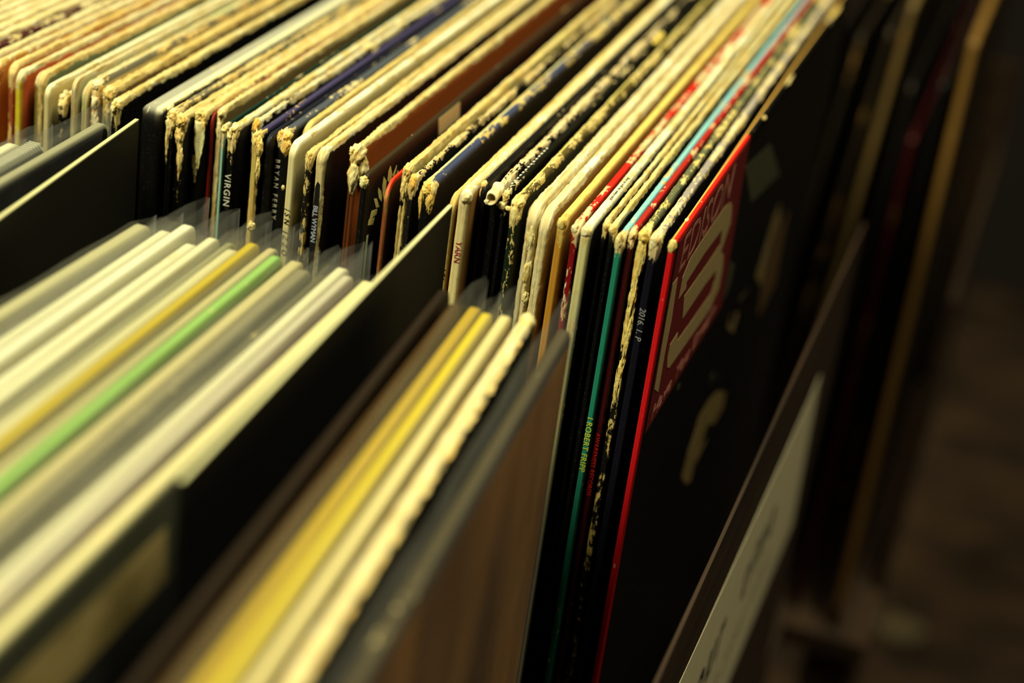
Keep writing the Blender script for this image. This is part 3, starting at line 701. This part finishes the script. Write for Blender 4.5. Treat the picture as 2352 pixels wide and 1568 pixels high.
# --- the red sleeve at the front of the row
e, H = record(0, 0.2, 0, 2.4, 'bright red spined sleeve at the right end, red badge on its black cover', 162, group=G, top=(226, 34, 20), spine=(206, 22, 26), face=(17, 15, 13), wt=.08, ws=.03, wc=.15, rough=.25, r=2.6, band=(-1.0, -.40, (232, 178, 84)), top2=(101, (22, 19, 16)))
frayed(e, [(0, .6, H-1.7, 1.25, 1.0, 2.1, .12)], 49, (236, 222, 140))
X0 = 1.2
zt = H
m_badge = print_mat('badge_red_ink', (112, 26, 26), .6)
m_cream = print_mat('badge_cream_ink', (176, 150, 100), .6)
m_dull = print_mat('badge_letter_ink', (176, 112, 94), .6)
m_skin = print_mat('photo_tan_ink', (132, 108, 64), .6, .3, 60)
m_brn = print_mat('photo_brown_ink', (98, 70, 40), .6, .4, 50)
m_gry = print_mat('photo_grey_ink', (72, 70, 48), .6, .4, 60)
loc = lambda pts: [(p[0]-.2, p[1]+zt) for p in pts]
badge = art(e, [(3.5, H-1.2), (100, H-1.2), (108, H-63.5), (3.5, H-62)], X0, m_badge, 'cover_badge')
art(badge, loc([(84.2, -17.2), (88.6, -19.9), (92.5, -27.1), (83.3, -34.2), (90.2, -37.4), (93.6, -43.1), (94.0, -51.4), (88.1, -52.6), (84.6, -54.5), (53.2, -52.0), (24.6, -49.7), (20.6, -47.7), (18.1, -43.3), (18.5, -39.3), (28.5, -39.5), (30.5, -43.1), (79.3, -47.0), (81.9, -43.3), (80.0, -39.3), (63.1, -37.7), (32.3, -36.7), (27.9, -27.5), (62.7, -29.5), (78.5, -29.8), (77.4, -24.0), (50.2, -22.3), (27.7, -22.8), (28.8, -25.2), (18.7, -24.9), (19.1, -18.1), (26.1, -14.8), (47.6, -14.5), (75.1, -15.2)]), X0+.07, m_cream, 'badge_emblem')
art(badge, loc([(11.1, -14.7), (4.6, -14.3), (4.5, -24.5), (5.0, -37.1), (5.4, -48.0), (13.2, -52.6), (12.5, -39.4), (13.6, -29.2)]), X0+.07, m_cream, 'badge_emblem')
lettering(badge, 'EDISON', (X0+.1, 9, H-13.6), (0, 1, 0), (0, 0, 1), 11.2, m_dull, 'badge_lettering', shear=.12, squeeze=1.25)
lettering(badge, 'Have You Dream', (X0+.1, 8, H-60.5), (0, 1, 0), (0, 0, 1), 4.6, m_dull, 'badge_lettering', shear=.3, squeeze=1.85)
for pts, mt_ in (([(101.5, -10.8), (151.7, -18.7), (192.4, -43.6), (131.4, -33.7)], m_gry),
                 ([(197.3, -71.6), (201.2, -65.4), (214.0, -63.0), (220.5, -73.0), (211.7, -78.0), (206.3, -95.0), (185.4, -82.9)], m_skin),
                 ([(245.8, -77.0), (245.6, -87.6), (247.6, -109.5), (222.6, -112.5), (212.3, -110.5), (210.5, -99.6), (223.3, -77.6)], m_brn),
                 ([(109.4, -47.4), (120.5, -52.5), (119.0, -60.4), (111.6, -62.8), (109.5, -60.6)], m_gry),
                 ([(135.3, -76.6), (135.3, -79.8), (143.0, -87.4), (133.0, -82.2)], m_skin),
                 ([(150.6, -82.9), (156.1, -85.8), (150.3, -91.8), (144.5, -88.4)], m_skin),
                 ([(170.0, -81.3), (154.3, -80.4), (151.6, -80.6), (150.3, -77.4)], m_gry),
                 ([(142.7, -111.9), (162.4, -121.4), (163.6, -128.4), (148.1, -128.0), (131.4, -120.4), (121.0, -125.2), (115.0, -135.7), (104.7, -131.5), (92.9, -122.5), (96.5, -114.7), (104.1, -109.0), (107.4, -105.4), (126.0, -107.2)], m_skin),
                 ([(136.5, -128.9), (127.7, -129.4), (114.1, -131.6), (118.7, -127.9), (127.8, -126.5)], m_skin),
                 ([(119.7, -93.5), (120.4, -97.8), (118.7, -99.0), (116.8, -94.8)], m_gry),
                 ([(133.0, -99.1), (134.7, -102.9), (132.1, -103.1)], m_gry),
                 ([(51.7, -67.1), (50.6, -68.7), (47.1, -67.7), (47.4, -65.8)], m_gry)):
    art(e, loc(pts), X0, mt_, 'cover_print')
frayed(e, [(X0+.1, 122, H-.3, .5, 1.6, .5, .5)], 50, (234, 212, 140), 'frayed_edge')
frayed(e, [(X0, 168, H-.2, .5, 6, .5, .5)], 56, (234, 216, 150), 'frayed_edge')
frayed(e, [(X0-.4, 268, H, .7, 12, .5, .4)], 57, (226, 200, 120), 'frayed_edge')
frayed(e, [(-.3, 18, H+.05, .5, 1.5, .25, .3)], 58, (234, 212, 140), 'paper_fleck')

# ================================================================== NEAR ROW
def pouch(e, t, y1, ztop, seed, over=8.0, tilt=0.0):
    """an open clear polythene cover around a sleeve: two thin walls with a soft, wavy free edge"""
    rng = np.random.default_rng(seed)
    V, F = [], []
    ny, nz = 40, 12
    for s in (-1, 1):
        ph = rng.random()*6
        for i in range(ny):
            y = -4 + (y1 + over + 4)*i/(ny-1)
            for k in range(nz):
                z = ztop*(k/(nz-1))**.35 if k else 0
                free = max(0, (z - (ztop-14))/14)
                far = max(0, (y - y1)/over)
                x = s*(t/2 + .10) + s*free*(.10*math.sin(y*.11+ph)) + .22*far*math.sin(z*.05+ph) - s*far*(t/2)*.8
                wob = .8*math.sin(y*.045+ph) + .5*math.sin(y*.13+ph*2)
                V.append((x, y, z + (wob if k == nz-1 else 0) - (far**2)*2.0*rng.random()*(k == nz-1)))
    b = ny*nz
    for s in (0, 1):
        for i in range(ny-1):
            for k in range(nz-1):
                q = (s*b+i*nz+k, s*b+(i+1)*nz+k, s*b+(i+1)*nz+k+1, s*b+i*nz+k+1)
                F.append(q if s else q[::-1])
    for i in (0, ny-1):
        for k in range(nz-1):
            F.append((i*nz+k, i*nz+k+1, b+i*nz+k+1, b+i*nz+k))
    return mesh_obj('plastic_cover', V, F, M_PLASTIC, e)

GN = 'sleeves in the near row'
def near(xf, yf, z, t, label, seed, k=0.0, plastic=True, over=10, **kw):
    """near-row sleeve: xf,yf = far top corner; k = sideways drift per mm towards the camera"""
    yaw = math.atan(k)
    y0 = yf - SLEEVE*math.cos(yaw)
    x0 = xf + SLEEVE*math.sin(yaw)
    e = empty('record_sleeve', W(x0, y0, BIN_Z), yaw)
    tag(e, label, 'record sleeve', GN)
    H = SLEEVE + z
    kw.setdefault('wc', .4)
    sleeve_part(e, t, H, seed, fine=False, near_spine=False, **kw)
    if plastic: pouch(e, t, SLEEVE, H + 1.5 + (seed*7 % 5), seed, over*(.35 + .22*(seed*11 % 5)))
    return e, H

near(-181.2, -36, -2, 4.2, 'plastic covered pale sleeve at the left edge of the near row', 200, top=(200, 196, 160), spine=(120, 110, 80), face=(60, 56, 40), wt=.2, ws=.1)
ez, Hz = near(-175.9, -33, -2, 4.4, 'plastic covered sleeve with a ribbed grey strip before the first black divider', 201, top=(186, 184, 160), spine=(80, 76, 60), face=(14, 13, 11), wt=.1, ws=.1)
near(-169.8, -7, -2, 3.6, 'plastic covered sleeve with grey top and black cover touching the first divider', 202, top=(150, 146, 116), spine=(60, 56, 44), face=(10, 9, 8), over=4, wt=.05, ws=.05)
# ribbed strip along its top edge: a row of small ridges
rv, rf = [], []
for i in range(120):
    y = 150 + i*1.36; b = len(rv)
    for (dx, dy, dz) in ((-1.9, 0, -.2), (1.9, 0, -.2), (1.9, .7, -.2), (-1.9, .7, -.2), (-1.8, .1, .5), (1.8, .1, .5), (1.8, .6, .5), (-1.8, .6, .5)):
        rv.append((dx, y+dy, Hz+.1+dz))
    rf += [tuple(b+q for q in f) for f in ((0, 1, 5, 4), (1, 2, 6, 5), (2, 3, 7, 6), (3, 0, 4, 7), (4, 5, 6, 7), (3, 2, 1, 0))]
rib = mesh_obj('ribbed_strip', rv, rf, print_mat('ribbed_grey_strip', (176, 174, 150), .5), ez, smooth=False)
rib['kind'] = 'stuff'

def divider(x0, y0, x1, y1, ztop, label, seed, edge=(196, 190, 136)):
    """thin black divider card standing between sleeves, top edge painted pale as if lit"""
    L = math.hypot(x1-x0, y1-y0); yaw = math.atan2(y1-y0, x1-x0) - math.pi/2
    e = empty('divider_card', W(x0, y0, BIN_Z), yaw)
    tag(e, label, 'divider', 'divider cards in the near row')
    H = SLEEVE + ztop
    box('card', -.6, .6, 0, L, 0, H-.25, m_black, e, .3)
    box('card_edge', -.6, .6, .2, L-.2, H-.25, H+.25, print_mat('lit_card_edge', edge, .7, .15, 120), e, .2)  # edge colour brightened to stand for light caught on the card
    return e
divider(-148.5, -182, -160.2, -5.5, 0, 'black divider card standing beside the leftmost plastic covered sleeves', 1)
# first plastic covered group
grp = [(-134.9, 4.8, (159, 153, 115), (103, 94, 67), -.045, 'tan plastic covered sleeve just right of the first black divider'),
       (-129.8, 4.0, (204, 199, 164), (180, 172, 134), -.022, 'first of four white plastic covered sleeves'),
       (-125.2, 4.2, (206, 202, 171), (180, 172, 134), -.018, 'second of four white plastic covered sleeves'),
       (-120.7, 4.2, (206, 201, 166), (180, 172, 134), -.012, 'third of four white plastic covered sleeves'),
       (-116.3, 3.5, (202, 196, 159), (172, 163, 126), -.008, 'fourth of four white plastic covered sleeves'),
       (-112.8, 2.5, (129, 125, 90), (77, 73, 50), -.006, 'olive-grey plastic covered sleeve left of the yellow edged one'),
       (-109.0, 4.0, (196, 189, 147), (163, 154, 109), -.006, 'cream plastic covered sleeve left of the yellow edged one'),
       (-104.9, 3.3, (177, 154, 43), (154, 129, 33), -.004, 'plastic covered sleeve with a mustard yellow top edge'),
       (-100.9, 3.3, (177, 163, 117), (103, 79, 47), -.003, 'beige plastic covered sleeve between the yellow and green ones'),
       (-96.8, 3.5, (129, 168, 87), (103, 137, 67), -.003, 'plastic covered sleeve with a light green top edge'),
       (-92.4, 4.4, (177, 165, 117), (146, 129, 84), -.003, 'beige plastic covered sleeve right of the green one'),
       (-87.5, 4.6, (118, 111, 85), (86, 82, 63), -.002, 'grey plastic covered sleeve left of the dark olive one'),
       (-83.4, 2.3, (72, 67, 42), (51, 48, 30), -.001, 'thin dark olive plastic covered sleeve'),
       (-79.5, 4.0, (197, 190, 154), (172, 163, 134), -.001, 'whitish plastic covered sleeve right of the dark olive one'),
       (-75.3, 3.3, (177, 168, 144), (146, 129, 126), -.001, 'greyish white plastic covered sleeve second from the second divider'),
       (-70.8, 4.4, (196, 185, 134), (79, 79, 55), -.001, 'cream plastic covered sleeve with olive cover against the second divider')]
for i, (x, t, tc_, fc, k, lb) in enumerate(grp):
    yf = -43 + (i*37 % 11) - 4
    e, H = near(x, yf, -11.0 - (i*53 % 7)*.5, t, lb, 210+i, k, True, 11, top=tc_, spine=fc, face=fc, wt=.05, ws=.05, rough=.5)
    if i == len(grp)-1:
        art(e, [(0, H-26), (196, H-26), (194, H-11), (0, H-11)], t/2, streak_mat('olive_cover_photo', (150, 128, 64), (214, 186, 116), (40, 30, 60)), 'cover_print')
        art(e, [(0, 4), (308, 4), (308, H-26.2), (0, H-26.2)], t/2, print_mat('black_cover_ink', (10, 9, 8), .5), 'cover_print')
divider(-57.6, -181, -60.6, -12, 0, 'black divider card standing left of the yellow sleeves', 2, (196, 190, 140))
# second group
grp2 = [(-49.6, 3.5, (34, 24, 14), (22, 15, 9), .050, False, 'dark brown sleeve just right of the second divider'),
        (-44.8, 3.3, (62, 44, 20), (70, 46, 18), .052, False, 'brown sleeve left of the yellow ones'),
        (-39.9, 4.0, (168, 140, 44), (150, 120, 36), .050, True, 'left one of two bright yellow sleeves'),
        (-35.2, 3.4, (190, 168, 46), (170, 146, 36), .050, True, 'right one of two bright yellow sleeves'),
        (-31.0, 3.7, (206, 190, 130), (170, 150, 96), .052, True, 'cream sleeve directly right of the yellow ones'),
        (-26.0, 4.4, (204, 184, 116), (10, 9, 8), .054, False, 'cream edged sleeve with a ragged board edge and black cover')]
for i, (x, t, tc_, fc, k, pl, lb) in enumerate(grp2):
    e, H = near(x, -43 - (i*29 % 8), -9.5 - (i % 3)*.8, t, lb, 240+i, k, pl, 9, top=tc_, spine=fc, face=fc, wt=.02 if i < 5 else .9, ws=.3, wc=.8, rough=.6 if i < 5 else 1.1)
    if i == 5:
        rng = random.Random(4)
        frayed(e, [(t/2-.1, 60 + q*9.2 + rng.uniform(-3, 3), H-.6, rng.uniform(.3, .7), rng.uniform(2, 5), rng.uniform(.4, .9), .5) for q in range(27)], 60, (220, 196, 130), 'frayed_edge')
        frayed(e, [(0, SLEEVE-2, H-1.5, 2.0, 2.4, 2.4, .25)], 61, (226, 208, 146))
# front plastic covered brown sleeve
e, H = near(-16.5, -41.0, -13, 4.2, 'plastic covered brown sleeve at the right end of the near row', 260, .055, False, top=(70, 62, 44), spine=(60, 44, 26), face=(40, 26, 14), wt=.1, ws=.1)
art(e, [(0, 2), (SLEEVE-4, 2), (SLEEVE-4, H-4), (0, H-4)], 2.1, streak_mat('brown_grained_cover', (104, 66, 28), (176, 122, 60), (40, 26, 9), .6, .36, 3.2), 'cover_print')
pouch(e, 4.8, SLEEVE, H+7.0, 261, 9)

# ================================================================== BEHIND
bb = empty('record_bin', W(0, 580, -900))
tag(bb, 'dark record bin standing in the shadow behind the far row', 'record bin')
OB2 = (0, 580, -900)
BZ2 = -372
box('base_board', -150, 70, 412, 760, BZ2-12, BZ2, m_wood, bb, 1, OB2)
box('end_panel', -150, 70, 757, 760, BZ2, -140, m_wood, bb, .5, OB2)
box('side_panel', 66, 70, 470, 757, BZ2, -190, m_wood, bb, .5, OB2)
for lx in (-148, 38):
    for ly in (416, 728):
        box('leg', lx, lx+26, ly, ly+26, -900, BZ2-12, m_legm, bb, 2, OB2)
GB = 'sleeves in the shadowed bin behind'
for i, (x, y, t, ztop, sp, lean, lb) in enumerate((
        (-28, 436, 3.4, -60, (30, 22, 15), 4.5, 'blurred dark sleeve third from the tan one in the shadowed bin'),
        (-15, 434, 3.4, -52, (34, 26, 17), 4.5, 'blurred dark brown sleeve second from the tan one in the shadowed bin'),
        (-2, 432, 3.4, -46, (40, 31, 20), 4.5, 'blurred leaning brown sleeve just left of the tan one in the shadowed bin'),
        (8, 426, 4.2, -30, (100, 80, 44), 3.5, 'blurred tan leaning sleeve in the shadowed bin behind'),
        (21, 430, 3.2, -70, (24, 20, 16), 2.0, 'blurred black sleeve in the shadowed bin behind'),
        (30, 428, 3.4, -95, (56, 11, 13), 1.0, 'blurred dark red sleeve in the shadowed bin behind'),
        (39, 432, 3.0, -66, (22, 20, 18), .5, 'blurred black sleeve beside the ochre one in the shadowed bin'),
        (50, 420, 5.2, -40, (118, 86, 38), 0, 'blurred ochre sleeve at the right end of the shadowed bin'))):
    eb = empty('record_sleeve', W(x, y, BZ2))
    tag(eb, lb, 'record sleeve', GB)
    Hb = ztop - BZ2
    sleeve_part(eb, t, Hb, 300+i, top=sp, spine=sp, face=tuple(int(v*.4) for v in sp), wt=.1, ws=.12, wc=.3, fine=False, near_spine=False, pulp=(150, 120, 70))  # dimness of the bin painted into dark inks, cover faces darker than spines
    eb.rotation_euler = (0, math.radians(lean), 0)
    eb.location.x -= math.sin(math.radians(lean))*.17
    eb.location.z += (t/2*math.sin(math.radians(lean)) + .05)*MM

# scrap of paper on the floor
rng = random.Random(9)
bm = bmesh.new(); bmesh.ops.create_icosphere(bm, subdivisions=3, radius=1)
for v in bm.verts:
    f = 1 + .35*mnoise.noise(v.co*2.1) + .2*mnoise.noise(v.co*5)
    v.co = Vector((v.co.x*24*f, v.co.y*18*f, max(-9, v.co.z*9*f)))*MM
me = bpy.data.meshes.new('paper_scrap'); bm.to_mesh(me); bm.free()
me.materials.append(print_mat('scrap_paper', (118, 102, 74), .8))
ps = bpy.data.objects.new('paper_scrap', me); col.objects.link(ps); ps.location = (.082, 1.275, .009)
tag(ps, 'small crumpled paper scrap lying on the dim floor', 'paper scrap')
